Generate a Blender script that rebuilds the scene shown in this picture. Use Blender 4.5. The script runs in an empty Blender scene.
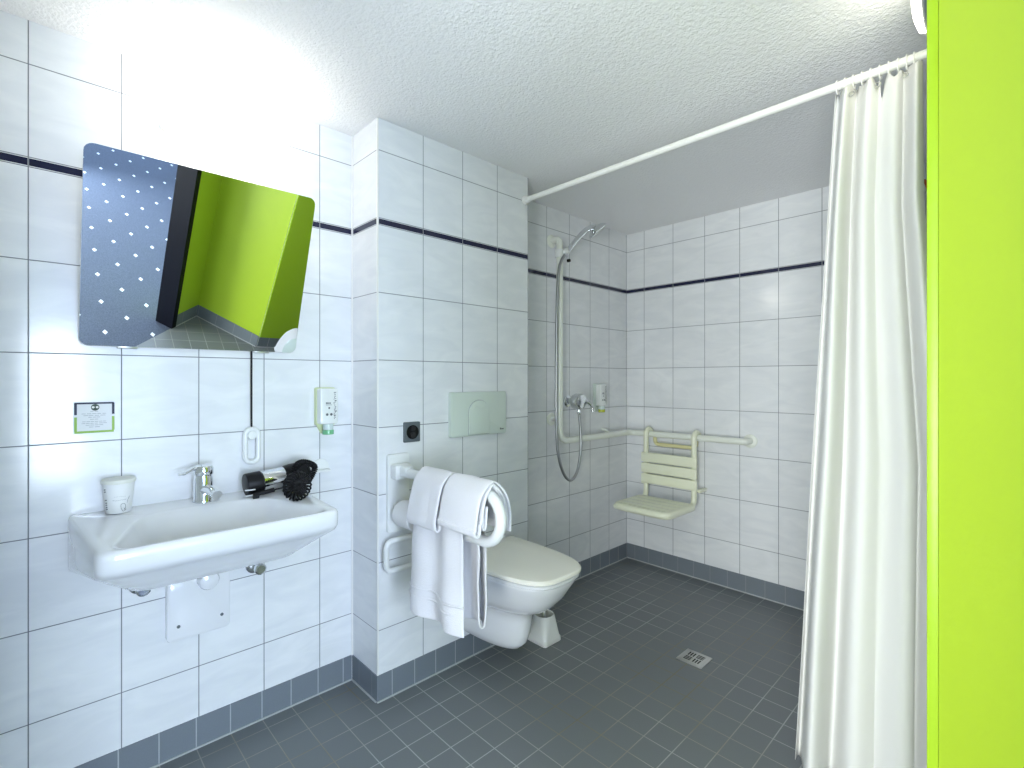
import bpy, bmesh, math, random
from mathutils import Vector, Matrix, noise
PI = math.pi
random.seed(7)
S = bpy.context.scene
COL = S.collection

# ------------------------------------------------------------------ camera
cam_d = bpy.data.cameras.new('camera'); cam = bpy.data.objects.new('camera', cam_d); COL.objects.link(cam)
YAW = math.radians(46.773)
cam.location = (1.8401, 0.0, 1.189)
cam.rotation_euler = (PI/2, 0, YAW)
cam_d.sensor_fit = 'HORIZONTAL'; cam_d.sensor_width = 36.0
cam_d.lens = 495.83*36.0/1024.0
cam_d.shift_x = (512-500.87)/1024.0
cam_d.shift_y = (379.32-384)/1024.0
cam_d.clip_start = 0.01
S.camera = cam

# ------------------------------------------------------------------ world, lights, exposure
W = bpy.data.worlds.new('world'); S.world = W; W.use_nodes = True
W.node_tree.nodes['Background'].inputs[0].default_value = (0.50, 0.68, 1.0, 1)
W.node_tree.nodes['Background'].inputs[1].default_value = 5.0
S.view_settings.view_transform = 'Standard'; S.view_settings.look = 'None'
S.view_settings.gamma = 1.0; S.view_settings.use_curve_mapping = False
S.view_settings.exposure = 0.09
LAMP_STRENGTH = 10.0
DOME_STRENGTH = 6.0

def area(name, loc, target, sx, sy, power, col):
    d = bpy.data.lights.new(name, 'AREA'); d.shape = 'RECTANGLE'; d.size = sx; d.size_y = sy
    d.energy = power; d.color = col
    o = bpy.data.objects.new(name, d); COL.objects.link(o); o.location = loc
    o.rotation_euler = (Vector(target)-Vector(loc)).to_track_quat('-Z', 'Y').to_euler()
    return o
# daylight coming along the corridor, then an added fill through the open doorway
area('corridor_daylight', (4.2, -0.12, 0.95), (0.1, 0.40, 0.40), 0.9, 1.4, 82, (0.76, 0.86, 1.0))
area('corridor_fill_light', (2.05, -1.9, 0.80), (1.25, 1.3, 2.05), 1.5, 1.5, 126, (0.95, 0.985, 0.97))  # added fill, no window here; lifts the shower, curtain and ceiling

# ------------------------------------------------------------------ materials
def new_mat(name):
    m = bpy.data.materials.new(name); m.use_nodes = True
    return m, m.node_tree, m.node_tree.nodes['Principled BSDF']
def srgb(r, g, b):
    f = lambda c: (c/255/12.92) if c/255 <= 0.04045 else ((c/255+0.055)/1.055)**2.4
    return (f(r), f(g), f(b), 1)
def plain(name, col, rough=0.4, metal=0.0, coat=0.0, bump=0.0, bscale=200, var=0.0):
    m, t, p = new_mat(name)
    p.inputs['Base Color'].default_value = col
    p.inputs['Roughness'].default_value = rough; p.inputs['Metallic'].default_value = metal
    p.inputs['Coat Weight'].default_value = coat
    n = t.nodes.new('ShaderNodeTexNoise'); n.inputs['Scale'].default_value = bscale
    tc = t.nodes.new('ShaderNodeTexCoord'); t.links.new(tc.outputs['Object'], n.inputs['Vector'])
    if bump:
        b = t.nodes.new('ShaderNodeBump'); b.inputs['Strength'].default_value = bump; b.inputs['Distance'].default_value = 0.002
        t.links.new(n.outputs['Fac'], b.inputs['Height']); t.links.new(b.outputs[0], p.inputs['Normal'])
    if var:
        mx = t.nodes.new('ShaderNodeMix'); mx.data_type = 'RGBA'
        mx.inputs['A'].default_value = [c*(1-var) for c in col[:3]]+[1]
        mx.inputs['B'].default_value = [min(1, c*(1+var)) for c in col[:3]]+[1]
        t.links.new(n.outputs['Fac'], mx.inputs['Factor']); t.links.new(mx.outputs['Result'], p.inputs['Base Color'])
    return m
class NT:
    """small helper for maths node chains"""
    def __init__(s, t): s.t = t
    def m(s, op, a, b=None, c=None):
        n = s.t.nodes.new('ShaderNodeMath'); n.operation = op
        for i, v in enumerate((a, b, c)):
            if v is None: continue
            if isinstance(v, (int, float)): n.inputs[i].default_value = v
            else: s.t.links.new(v, n.inputs[i])
        return n.outputs[0]
    def line(s, coord, off, pitch, half):
        """1 on grout lines every pitch"""
        f = s.m('FRACT', s.m('DIVIDE', s.m('SUBTRACT', coord, off), pitch))
        d = s.m('MULTIPLY', s.m('MINIMUM', f, s.m('SUBTRACT', 1.0, f)), pitch)
        q = s.m('SUBTRACT', 1.0, s.m('DIVIDE', s.m('SUBTRACT', d, half*0.6), half*0.8))
        return s.m('MINIMUM', 1.0, s.m('MAXIMUM', 0.0, q))
def mixc(t, fac, a, b):
    n = t.nodes.new('ShaderNodeMix'); n.data_type = 'RGBA'
    for k, v in (('A', a), ('B', b)):
        if isinstance(v, tuple): n.inputs[k].default_value = v
        else: t.links.new(v, n.inputs[k])
    if isinstance(fac, (int, float)): n.inputs['Factor'].default_value = fac
    else: t.links.new(fac, n.inputs['Factor'])
    return n.outputs['Result']
BAND0, BAND1 = 1.7605, 1.7865
def wall_tiles(name, axis, off, pitch=0.2, verticals=True, wid=None):
    """20 x 25 cm glossy tiles with a thin dark listello row; grout lines follow world position"""
    m, t, p = new_mat(name); N = NT(t)
    g = t.nodes.new('ShaderNodeNewGeometry'); sp = t.nodes.new('ShaderNodeSeparateXYZ')
    t.links.new(g.outputs['Position'], sp.inputs[0])
    u = sp.outputs[axis]; z = sp.outputs['Z']
    above = N.m('GREATER_THAN', z, (BAND0+BAND1)/2)
    zz = N.m('SUBTRACT', z, N.m('MULTIPLY', above, BAND1-BAND0))
    hl = N.line(zz, 0.0105, 0.25, 0.0013)
    grout = hl
    if verticals: 
        vl = N.line(u, off, pitch, 0.0013); grout = N.m('MAXIMUM', hl, vl)
    band = N.m('MULTIPLY', N.m('GREATER_THAN', z, BAND0+0.003), N.m('LESS_THAN', z, BAND1-0.003))
    band = N.m('MULTIPLY', band, N.m('SUBTRACT', 1.0, grout))
    # faint marbled clouding on the glaze
    mp = t.nodes.new('ShaderNodeMapping'); mp.inputs['Rotation'].default_value = (0.6, 0.7, 0.6)
    mp.inputs['Scale'].default_value = (3, 3, 9)
    t.links.new(g.outputs['Position'], mp.inputs['Vector'])
    n = t.nodes.new('ShaderNodeTexNoise'); n.inputs['Scale'].default_value = 1.6; n.inputs['Detail'].default_value = 4; n.inputs['Distortion'].default_value = 1.2
    t.links.new(mp.outputs[0], n.inputs['Vector'])
    r = t.nodes.new('ShaderNodeValToRGB'); r.color_ramp.elements[0].position = 0.35; r.color_ramp.elements[1].position = 0.7
    r.color_ramp.elements[0].color = (0.765, 0.785, 0.80, 1); r.color_ramp.elements[1].color = (0.84, 0.855, 0.86, 1)
    t.links.new(n.outputs['Fac'], r.inputs['Fac'])
    c = mixc(t, band, r.outputs['Color'], (0.012, 0.014, 0.045, 1))
    c = mixc(t, grout, c, (0.17, 0.18, 0.20, 1))
    t.links.new(c, p.inputs['Base Color'])
    t.links.new(N.m('ADD', 0.13, N.m('MULTIPLY', grout, 0.6)), p.inputs['Roughness'])
    b = t.nodes.new('ShaderNodeBump'); b.inputs['Strength'].default_value = 0.5; b.inputs['Distance'].default_value = 0.0015
    n2 = t.nodes.new('ShaderNodeTexNoise'); n2.inputs['Scale'].default_value = 7
    t.links.new(g.outputs['Position'], n2.inputs['Vector'])
    t.links.new(N.m('ADD', N.m('MULTIPLY', grout, -1.0), N.m('MULTIPLY', n2.outputs['Fac'], 0.35)), b.inputs['Height'])
    t.links.new(b.outputs[0], p.inputs['Normal'])
    return m
def slate_tiles(name, ax1, off1, ax2=None, off2=0, gcol=(0.44, 0.455, 0.46, 1), base=((0.155, 0.170, 0.180, 1), (0.205, 0.222, 0.232, 1)), gw=0.0016):
    m, t, p = new_mat(name); N = NT(t)
    g = t.nodes.new('ShaderNodeNewGeometry'); sp = t.nodes.new('ShaderNodeSeparateXYZ')
    t.links.new(g.outputs['Position'], sp.inputs[0])
    gr = N.line(sp.outputs[ax1], off1, 0.1, gw)
    if ax2: gr = N.m('MAXIMUM', gr, N.line(sp.outputs[ax2], off2, 0.1, gw))
    n = t.nodes.new('ShaderNodeTexNoise'); n.inputs['Scale'].default_value = 420; n.inputs['Detail'].default_value = 2
    t.links.new(g.outputs['Position'], n.inputs['Vector'])
    n3 = t.nodes.new('ShaderNodeTexNoise'); n3.inputs['Scale'].default_value = 2.3; n3.inputs['Detail'].default_value = 3
    t.links.new(g.outputs['Position'], n3.inputs['Vector'])
    c = mixc(t, N.m('ADD', N.m('MULTIPLY', n.outputs['Fac'], 0.7), N.m('MULTIPLY', n3.outputs['Fac'], 0.35)), base[0], base[1])
    # rusty tint of the older grout, in blotches
    n4 = t.nodes.new('ShaderNodeTexNoise'); n4.inputs['Scale'].default_value = 1.7
    t.links.new(g.outputs['Position'], n4.inputs['Vector'])
    r = t.nodes.new('ShaderNodeValToRGB'); r.color_ramp.elements[0].position = 0.42; r.color_ramp.elements[1].position = 0.62
    r.color_ramp.elements[0].color = gcol
    r.color_ramp.elements[1].color = (0.21, 0.185, 0.11, 1) if ax2 else gcol
    t.links.new(n4.outputs['Fac'], r.inputs['Fac'])
    c = mixc(t, gr, c, r.outputs['Color'])
    t.links.new(c, p.inputs['Base Color'])
    p.inputs['Roughness'].default_value = 0.42
    b = t.nodes.new('ShaderNodeBump'); b.inputs['Strength'].default_value = 0.35; b.inputs['Distance'].default_value = 0.001
    t.links.new(N.m('ADD', N.m('MULTIPLY', gr, -1.0), N.m('MULTIPLY', n.outputs['Fac'], 0.5)), b.inputs['Height'])
    t.links.new(b.outputs[0], p.inputs['Normal'])
    return m

def plaster(name, col, scale, strength, rough=0.85):
    m, t, p = new_mat(name)
    g = t.nodes.new('ShaderNodeNewGeometry')
    n = t.nodes.new('ShaderNodeTexNoise'); n.inputs['Scale'].default_value = scale; n.inputs['Detail'].default_value = 3
    v = t.nodes.new('ShaderNodeTexVoronoi'); v.inputs['Scale'].default_value = scale*0.6; v.feature = 'SMOOTH_F1'
    t.links.new(g.outputs['Position'], n.inputs['Vector']); t.links.new(g.outputs['Position'], v.inputs['Vector'])
    a = NT(t).m('ADD', n.outputs['Fac'], NT(t).m('MULTIPLY', v.outputs['Distance'], -0.8))
    b = t.nodes.new('ShaderNodeBump'); b.inputs['Strength'].default_value = strength; b.inputs['Distance'].default_value = 0.008
    t.links.new(a, b.inputs['Height']); t.links.new(b.outputs[0], p.inputs['Normal'])
    p.inputs['Base Color'].default_value = col; p.inputs['Roughness'].default_value = rough
    return m
M = {}
M['tile_sink'] = wall_tiles('tile_sink', 'Y', -0.0128)
M['tile_box'] = wall_tiles('tile_box', 'Y', 1.1212)
M['tile_return'] = wall_tiles('tile_return', 'X', 0.0, verticals=False)
M['tile_shower'] = wall_tiles('tile_shower', 'Y', 2.6804)
M['tile_back'] = wall_tiles('tile_back', 'X', 0.1284)
M['tile_right'] = wall_tiles('tile_right', 'Y', 2.70)
M['floor'] = slate_tiles('floor_tile', 'X', 0.062, 'Y', 0.079)
BASEC = ((0.155, 0.18, 0.205, 1), (0.20, 0.23, 0.26, 1))
M['base_y'] = slate_tiles('skirting_tile_y', 'Y', 0.079, gcol=(0.42, 0.45, 0.47, 1), base=BASEC)
M['base_x'] = slate_tiles('skirting_tile_x', 'X', 0.062, gcol=(0.27, 0.29, 0.30, 1), base=BASEC)
M['grout'] = plain('pale_sealant', (0.5, 0.52, 0.52, 1), 0.6)
M['ceiling'] = plaster('rough_ceiling_plaster', (0.93, 0.93, 0.93, 1), 150, 0.35)
M['lime'] = plaster('lime_paint', srgb(178, 208, 48), 70, 0.05, 0.45)
M['lime_board'] = plaster('lime_board_paint', srgb(160, 196, 34), 90, 0.06, 0.38)
M['corridor'] = plaster('corridor_paint', (0.72, 0.73, 0.74, 1), 60, 0.1)
M['navy'] = plain('navy_metal', (0.004, 0.005, 0.010, 1), 0.5)
M['navy'].node_tree.nodes['Principled BSDF'].inputs['Specular IOR Level'].default_value = 0.12
M['trimwhite'] = plain('white_trim', (0.84, 0.84, 0.80, 1), 0.3)
M['ceramic'] = plain('white_ceramic', (0.82, 0.83, 0.845, 1), 0.08, coat=0.5)
M['seatplastic'] = plain('ivory_seat_plastic', (0.93, 0.91, 0.82, 1), 0.2)
M['pergamon'] = plain('pale_grey_green_plastic', (0.62, 0.70, 0.63, 1), 0.3)
M['nylon'] = plain('ivory_nylon', (0.84, 0.87, 0.78, 1), 0.3, coat=0.2)
M['nylonseat'] = plain('ivory_seat_nylon', (0.86, 0.88, 0.68, 1), 0.3, coat=0.2)
M['nylonw'] = plain('white_nylon', (0.80, 0.82, 0.80, 1), 0.3, coat=0.2)
M['chrome'] = plain('chrome', (0.78, 0.80, 0.82, 1), 0.07, metal=1.0)
M['steel'] = plain('brushed_steel', (0.62, 0.62, 0.60, 1), 0.3, metal=1.0)
M['black'] = plain('black_plastic', (0.004, 0.004, 0.005, 1), 0.45)
M['black'].node_tree.nodes['Principled BSDF'].inputs['Specular IOR Level'].default_value = 0.25
M['blackcord'] = plain('black_cord', (0.004, 0.004, 0.005, 1), 0.55)
M['blackcord'].node_tree.nodes['Principled BSDF'].inputs['Specular IOR Level'].default_value = 0.3
M['dark'] = plain('dark_slot', (0.01, 0.01, 0.01, 1), 0.8)
M['ink'] = plain('grey_print', (0.10, 0.11, 0.12, 1), 0.6)
M['greyink'] = plain('pale_grey_print', (0.38, 0.40, 0.42, 1), 0.6)
M['inknavy'] = plain('navy_print', (0.012, 0.018, 0.05, 1), 0.5)
M['inkgreen'] = plain('green_print', srgb(150, 190, 80), 0.5)
M['inkdgreen'] = plain('dark_green_print', (0.03, 0.06, 0.035, 1), 0.5)
M['paper'] = plain('white_paper', (0.78, 0.80, 0.81, 1), 0.55)
M['cup'] = plain('cup_paper', (0.80, 0.81, 0.80, 1), 0.5)
M['lid'] = plain('cup_lid', (0.76, 0.77, 0.70, 1), 0.45)
M['disp'] = plain('dispenser_plastic', (0.80, 0.83, 0.80, 1), 0.25, coat=0.2)
M['dispback'] = plain('dispenser_back', (0.66, 0.74, 0.42, 1), 0.35)
M['socket'] = plain('anthracite_plastic', (0.10, 0.12, 0.13, 1), 0.4)
M['copper'] = plain('orange_brown_cord', srgb(170, 75, 30), 0.5)
M['tissue'] = plain('tissue_paper', (0.84, 0.84, 0.84, 1), 0.9, bump=0.2, bscale=300)
M['towel'] = plain('white_terry', (0.80, 0.80, 0.82, 1), 0.95, bump=1.0, bscale=420, var=0.05)
M['mirror'] = plain('mirror_silver', (0.86, 0.89, 0.88, 1), 0.0, metal=1.0)
def translucent(name, col, a, rough=0.6):
    m, t, p = new_mat(name)
    p.inputs['Base Color'].default_value = col; p.inputs['Roughness'].default_value = rough
    p.inputs['Specular IOR Level'].default_value = 0.1
    tr = t.nodes.new('ShaderNodeBsdfTranslucent'); tr.inputs[0].default_value = col
    mx = t.nodes.new('ShaderNodeMixShader'); mx.inputs[0].default_value = a
    t.links.new(p.outputs[0], mx.inputs[1]); t.links.new(tr.outputs[0], mx.inputs[2])
    t.links.new(mx.outputs[0], t.nodes['Material Output'].inputs[0])
    return m
M['curtain'] = translucent('curtain_cloth', (0.90, 0.90, 0.87, 1), 0.25, 0.8)
M['greensoap'] = plain('green_soap_cap', srgb(120, 190, 140), 0.15)
M['yellowsoap'] = plain('yellow_soap_cap', srgb(190, 200, 60), 0.2)
M['clearcap'] = plain('clear_cap', (0.62, 0.72, 0.70, 1), 0.12)
def lampmat(name, strength, col):
    m, t, p = new_mat(name)
    p.inputs['Emission Color'].default_value = col; p.inputs['Emission Strength'].default_value = strength
    p.inputs['Base Color'].default_value = (0.9, 0.9, 0.9, 1)
    return m
M['lampglow'] = lampmat('lamp_glow', LAMP_STRENGTH, (1.0, 0.96, 0.87, 1))
M['domeglow'] = lampmat('dome_glow', DOME_STRENGTH, (1.0, 0.93, 0.78, 1))  # glow added to the round fitting to brighten the toilet lid and floor
def carpet():
    m, t, p = new_mat('dotted_carpet'); N = NT(t)
    g = t.nodes.new('ShaderNodeNewGeometry'); sp = t.nodes.new('ShaderNodeSeparateXYZ')
    t.links.new(g.outputs['Position'], sp.inputs[0])
    x, y = sp.outputs['X'], sp.outputs['Y']
    def dots(ox, oy):
        fx = N.m('SUBTRACT', N.m('FRACT', N.m('DIVIDE', N.m('SUBTRACT', x, ox), 0.34)), 0.5)
        fy = N.m('SUBTRACT', N.m('FRACT', N.m('DIVIDE', N.m('SUBTRACT', y, oy), 0.25)), 0.5)
        d = N.m('ADD', N.m('MULTIPLY', N.m('ABSOLUTE', fx), 0.34*0.62), N.m('MULTIPLY', N.m('ABSOLUTE', fy), 0.25*1.15))
        return N.m('LESS_THAN', d, 0.016)
    dm = N.m('MAXIMUM', dots(1.644, 0.20), dots(1.814, 0.325))
    n = t.nodes.new('ShaderNodeTexNoise'); n.inputs['Scale'].default_value = 160; n.inputs['Detail'].default_value = 3
    t.links.new(g.outputs['Position'], n.inputs['Vector'])
    c = mixc(t, n.outputs['Fac'], (0.022, 0.032, 0.055, 1), (0.12, 0.148, 0.21, 1))
    c = mixc(t, dm, c, (0.75, 0.8, 0.85, 1))
    t.links.new(c, p.inputs['Base Color']); p.inputs['Roughness'].default_value = 0.95
    return m
M['carpet'] = carpet()

# ------------------------------------------------------------------ mesh helpers
class B:
    """collects shapes into one bmesh, built as ONE mesh object"""
    def __init__(s): s.bm = bmesh.new(); s.mi = 0
    def face(s, vs):
        try:
            f = s.bm.faces.new(vs); f.material_index = s.mi; return f
        except ValueError: return None
    def box(s, c, d, bev=0.0, seg=2, rot=None):
        r = bmesh.ops.create_cube(s.bm, size=1.0); vs = r['verts']
        bmesh.ops.scale(s.bm, vec=d, verts=vs)
        fs = {f for v in vs for f in v.link_faces}
        for f in fs: f.material_index = s.mi
        if bev:
            es = list({e for v in vs for e in v.link_edges})
            rr = bmesh.ops.bevel(s.bm, geom=es, offset=bev, segments=seg, profile=0.5, affect='EDGES')
            vs = list({v for f in rr['faces'] for v in f.verts} | {v for v in vs if v.is_valid})
            vs = [v for v in vs if v.is_valid]
        if rot is not None: bmesh.ops.rotate(s.bm, cent=(0, 0, 0), matrix=rot, verts=vs)
        bmesh.ops.translate(s.bm, vec=c, verts=vs)
        return s
    def loft(s, rings, cap0=True, cap1=True, closed=True):
        R = [[s.bm.verts.new(p) for p in r] for r in rings]
        n = len(R[0])
        for a, b in zip(R, R[1:]):
            for i in range(n if closed else n-1):
                j = (i+1) % n
                s.face((a[i], a[j], b[j], b[i]))
        if cap0: s.face(list(reversed(R[0])))
        if cap1: s.face(R[-1])
        return s
    def sweep(s, pts, r, n=12, cap=True, flat=1.0):
        pts = [Vector(p) for p in pts]; k = len(pts)
        rr = r if isinstance(r, (list, tuple)) else [r]*k
        T = []
        for i in range(k):
            a = pts[max(i-1, 0)]; b = pts[min(i+1, k-1)]
            T.append((b-a).normalized())
        ref = Vector((0, 0, 1)) if abs(T[0].z) < 0.9 else Vector((1, 0, 0))
        u = (ref - T[0]*ref.dot(T[0])).normalized()
        rings = []
        for i in range(k):
            u = (u - T[i]*u.dot(T[i])).normalized(); w = T[i].cross(u)
            rings.append([pts[i] + (u*math.cos(2*PI*j/n)*flat + w*math.sin(2*PI*j/n))*rr[i] for j in range(n)])
        return s.loft(rings, cap, cap)
    def lathe(s, prof, o=(0, 0, 0), ax=(0, 0, 1), n=24, cap=True):
        """prof: (radius, height) list along axis"""
        ax = Vector(ax).normalized(); o = Vector(o)
        ref = Vector((0, 0, 1)) if abs(ax.z) < 0.9 else Vector((1, 0, 0))
        u = (ref-ax*ref.dot(ax)).normalized(); w = ax.cross(u)
        rings = [[o + ax*h + (u*math.cos(2*PI*j/n)+w*math.sin(2*PI*j/n))*max(r, 1e-5) for j in range(n)] for r, h in prof]
        return s.loft(rings, cap, cap)
    def plate(s, outline, origin, eu, ev, en, thick, bev=0.0):
        """extrude a 2-D outline by thick along en, front edge rounded by bev"""
        o, eu, ev, en = Vector(origin), Vector(eu), Vector(ev), Vector(en)
        cx = sum(p[0] for p in outline)/len(outline); cy = sum(p[1] for p in outline)/len(outline)
        mx = max(max(abs(p[0]-cx), abs(p[1]-cy)) for p in outline)
        def ring(h, ins):
            r = []
            for p in outline:
                dx, dy = p[0]-cx, p[1]-cy; L = math.hypot(dx, dy) or 1
                q = (cx+dx*(1-ins/L), cy+dy*(1-ins/L))
                r.append(o+eu*q[0]+ev*q[1]+en*h)
            return r
        if bev: rings = [ring(0, 0), ring(thick-bev, 0), ring(thick-bev*0.3, bev*0.3), ring(thick, bev)]
        else: rings = [ring(0, 0), ring(thick, 0)]
        return s.loft(rings)
    def build(s, name, mats, parent=None, smooth=True, angle=38, solidify=0, subsurf=0):
        bmesh.ops.recalc_face_normals(s.bm, faces=s.bm.faces[:])
        me = bpy.data.meshes.new(name)
        if parent is not None:
            mw = Matrix.Identity(4); q = parent
            chain = []
            while q is not None: chain.append(q); q = q.parent
            for q in reversed(chain): mw = mw @ (Matrix.LocRotScale(q.location, q.rotation_euler, q.scale))
            s.bm.transform(mw.inverted())
        s.bm.to_mesh(me); s.bm.free()
        for mm in (mats if isinstance(mats, (list, tuple)) else [mats]): me.materials.append(mm)
        if smooth:
            me.polygons.foreach_set('use_smooth', [True]*len(me.polygons))
            me.set_sharp_from_angle(angle=math.radians(angle))
        o = bpy.data.objects.new(name, me); COL.objects.link(o)
        if parent is not None: o.parent = parent
        if solidify:
            md = o.modifiers.new('thickness', 'SOLIDIFY'); md.thickness = solidify; md.offset = 0
        if subsurf:
            md = o.modifiers.new('smooth', 'SUBSURF'); md.levels = subsurf; md.render_levels = subsurf
        return o
def thing(name, label, cat, loc=(0, 0, 0), group=None):
    o = bpy.data.objects.new(name, None); COL.objects.link(o); o.location = loc
    o.empty_display_size = 0.05
    return tag(o, label, cat, group)
def tag(o, label, cat, group=None):
    o['label'] = label; o['category'] = cat
    if group: o['group'] = group
    return o
def structure(o, label=None, cat=None):
    o['kind'] = 'structure'
    if label: o['label'] = label; o['category'] = cat
    return o
def roundrect(x0, y0, x1, y1, r, n=6):
    rs = r if isinstance(r, (list, tuple)) else (r,)*4
    out = []
    for (cx, cy, a, q) in ((x1-rs[0], y1-rs[0], 0, rs[0]), (x0+rs[1], y1-rs[1], PI/2, rs[1]), (x0+rs[2], y0+rs[2], PI, rs[2]), (x1-rs[3], y0+rs[3], 1.5*PI, rs[3])):
        for i in range(n+1):
            t = a+PI/2*i/n; out.append((cx+q*math.cos(t), cy+q*math.sin(t)))
    return out
def roundpoly(P, R, n=7):
    """polygon with rounded corners; n points per corner (all outlines with equal corners loft together)"""
    out = []; k = len(P)
    for i in range(k):
        p = Vector(P[i]); a = Vector(P[i-1])-p; b = Vector(P[(i+1) % k])-p
        ang = a.angle(b); r = R[i] if isinstance(R, (list, tuple)) else R
        d = min(r/math.tan(ang/2), a.length*0.49, b.length*0.49)
        s0 = p+a.normalized()*d; s1 = p+b.normalized()*d
        for j in range(n):
            t = j/(n-1); out.append(tuple(s0*(1-t)**2+p*2*t*(1-t)+s1*t*t))
    return out
def smooth_path(P, per=8):
    P = [Vector(p) for p in P]; out = []
    for i in range(len(P)-1):
        p0 = P[max(i-1, 0)]; p1 = P[i]; p2 = P[i+1]; p3 = P[min(i+2, len(P)-1)]
        for j in range(per):
            t = j/per
            out.append(0.5*((2*p1)+(p2-p0)*t+(2*p0-5*p1+4*p2-p3)*t*t+(3*p1-p0-3*p2+p3)*t**3))
    out.append(P[-1]); return out
def bent_path(P, r, n=8):
    """polyline with rounded bends"""
    P = [Vector(p) for p in P]; out = [P[0]]
    for i in range(1, len(P)-1):
        p = P[i]; a = P[i-1]-p; b = P[i+1]-p
        ang = a.angle(b); rr = r[i] if isinstance(r, dict) else r
        d = min(rr/math.tan(ang/2), a.length*0.49, b.length*0.49)
        s0 = p+a.normalized()*d; s1 = p+b.normalized()*d
        # true arc
        for j in range(n+1):
            t = j/n; q = s0*(1-t)**2+p*2*t*(1-t)+s1*t*t; out.append(q)
    out.append(P[-1]); return out

# ------------------------------------------------------------------ the room
ZC = 2.154
J = Vector((1.892, 0.687)); D = Vector((0.70711, 0.70711)); NR = Vector((0.70711, -0.70711))
K = Vector((2.074, 0.869)); V = Vector((1.728, 1.204))
J2 = J-D*1.02
def quad_wall(b, p, q, z0, z1, flip=False):
    vs = [b.bm.verts.new(c) for c in ((p[0], p[1], z0), (q[0], q[1], z0), (q[0], q[1], z1), (p[0], p[1], z1))]
    b.face(vs)
def prism(b, poly, z0, z1):
    b.loft([[(x, y, z0) for x, y in poly], [(x, y, z1) for x, y in poly]])
# floor
b = B(); prism(b, [(-0.1, -0.2), (1.005, -0.2), tuple(J2), tuple(J), tuple(J+D*0.35), (1.9, 1.3), (1.9, 3.0), (-0.1, 3.0)], -0.08, 0.0)
structure(b.build('floor', M['floor'], smooth=False), 'floor of small dark grey tiles', 'floor')
# ceiling
b = B(); prism(b, [(-0.1, -0.2), (1.01, -0.2), tuple(J2+NR*0.05), tuple(J+NR*0.05), tuple(K+NR*0.08), (2.3, 1.0), (1.9, 1.4), (1.9, 3.0), (-0.1, 3.0)], ZC, ZC+0.06)
structure(b.build('ceiling', M['ceiling'], smooth=False), 'rough white plaster ceiling', 'ceiling')
# wall behind the basin, box wall, shower walls
b = B(); b.box((-0.05, 0.42, ZC/2), (0.1, 1.24, ZC))
structure(b.build('wall_left', M['tile_sink'], smooth=False), 'white tiled wall behind the washbasin', 'wall')
b = B(); b.box((-0.05, 2.014, ZC/2), (0.1, 1.948, ZC))
structure(b.build('wall_shower', M['tile_shower'], smooth=False), 'white tiled side wall of the shower', 'wall')
b = B(); b.mi = 0; b.box((0.099, 1.3215, ZC/2), (0.198, 0.803, ZC))
for f in b.bm.faces:
    f.material_index = 1 if abs(f.normal.y) > 0.5 else 0
structure(b.build('wall_box', [M['tile_box'], M['tile_return']], smooth=False), 'white tiled boxed-out wall behind the toilet', 'wall')
b = B(); b.box((0.9, 2.938, ZC/2), (2.0, 0.1, ZC))
structure(b.build('wall_back', M['tile_back'], smooth=False), 'white tiled back wall of the shower', 'wall')
b = B(); prism(b, [tuple(V), (1.728, 2.99), (1.82, 2.99), (1.82, 1.24)], 0, ZC)
structure(b.build('wall_right', M['tile_right'], smooth=False), 'white tiled right wall of the shower', 'wall')
# lime painted diagonal walls next to the doorway
o1 = Vector((0.065, 0.065))
b = B(); prism(b, [tuple(V), (1.82, 1.24), (2.16, 0.90), tuple(K)], 0, ZC)
structure(b.build('wall_diagonal', M['lime'], smooth=False), 'lime green painted slanting wall at the right edge', 'wall')
jl = J+D*0.04
b = B(); prism(b, [tuple(jl), tuple(K), (2.16, 0.90), (2.18, 0.83), tuple(jl+NR*0.11)], 0, ZC)
structure(b.build('wall_door', M['lime'], smooth=False), 'lime green wall beside the door frame', 'wall')
j2l = J2-D*0.04
b = B(); prism(b, [(-0.1, -0.2), (-0.1, -0.1), (j2l.x-0.04, -0.1), tuple(j2l), tuple(j2l+NR*0.11), (j2l.x+0.0, -0.2)], 0, ZC)
structure(b.build('wall_near', M['tile_back'], smooth=False), 'white tiled wall on the near side of the basin', 'wall')
# wall over the door and steel door frame
b = B(); prism(b, [tuple(j2l), tuple(jl), tuple(jl+NR*0.11), tuple(j2l+NR*0.11)], 2.07, ZC)
structure(b.build('wall_lintel', M['lime'], smooth=False), 'lime green wall above the doorway', 'wall')
b = B()
e = NR*(-0.006)
prism(b, [tuple(J+e), tuple(jl+e), tuple(jl+NR*0.112), tuple(J+NR*0.112)], 0, 2.07)
prism(b, [tuple(j2l+e), tuple(J2+e), tuple(J2+NR*0.112), tuple(j2l+NR*0.112)], 0, 2.07)
prism(b, [tuple(J2+e), tuple(J+e), tuple(J+NR*0.112), tuple(J2+NR*0.112)], 2.03, 2.07)
structure(b.build('door_1', M['navy'], smooth=False), 'dark navy steel door frame of the open doorway', 'door frame')
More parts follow.
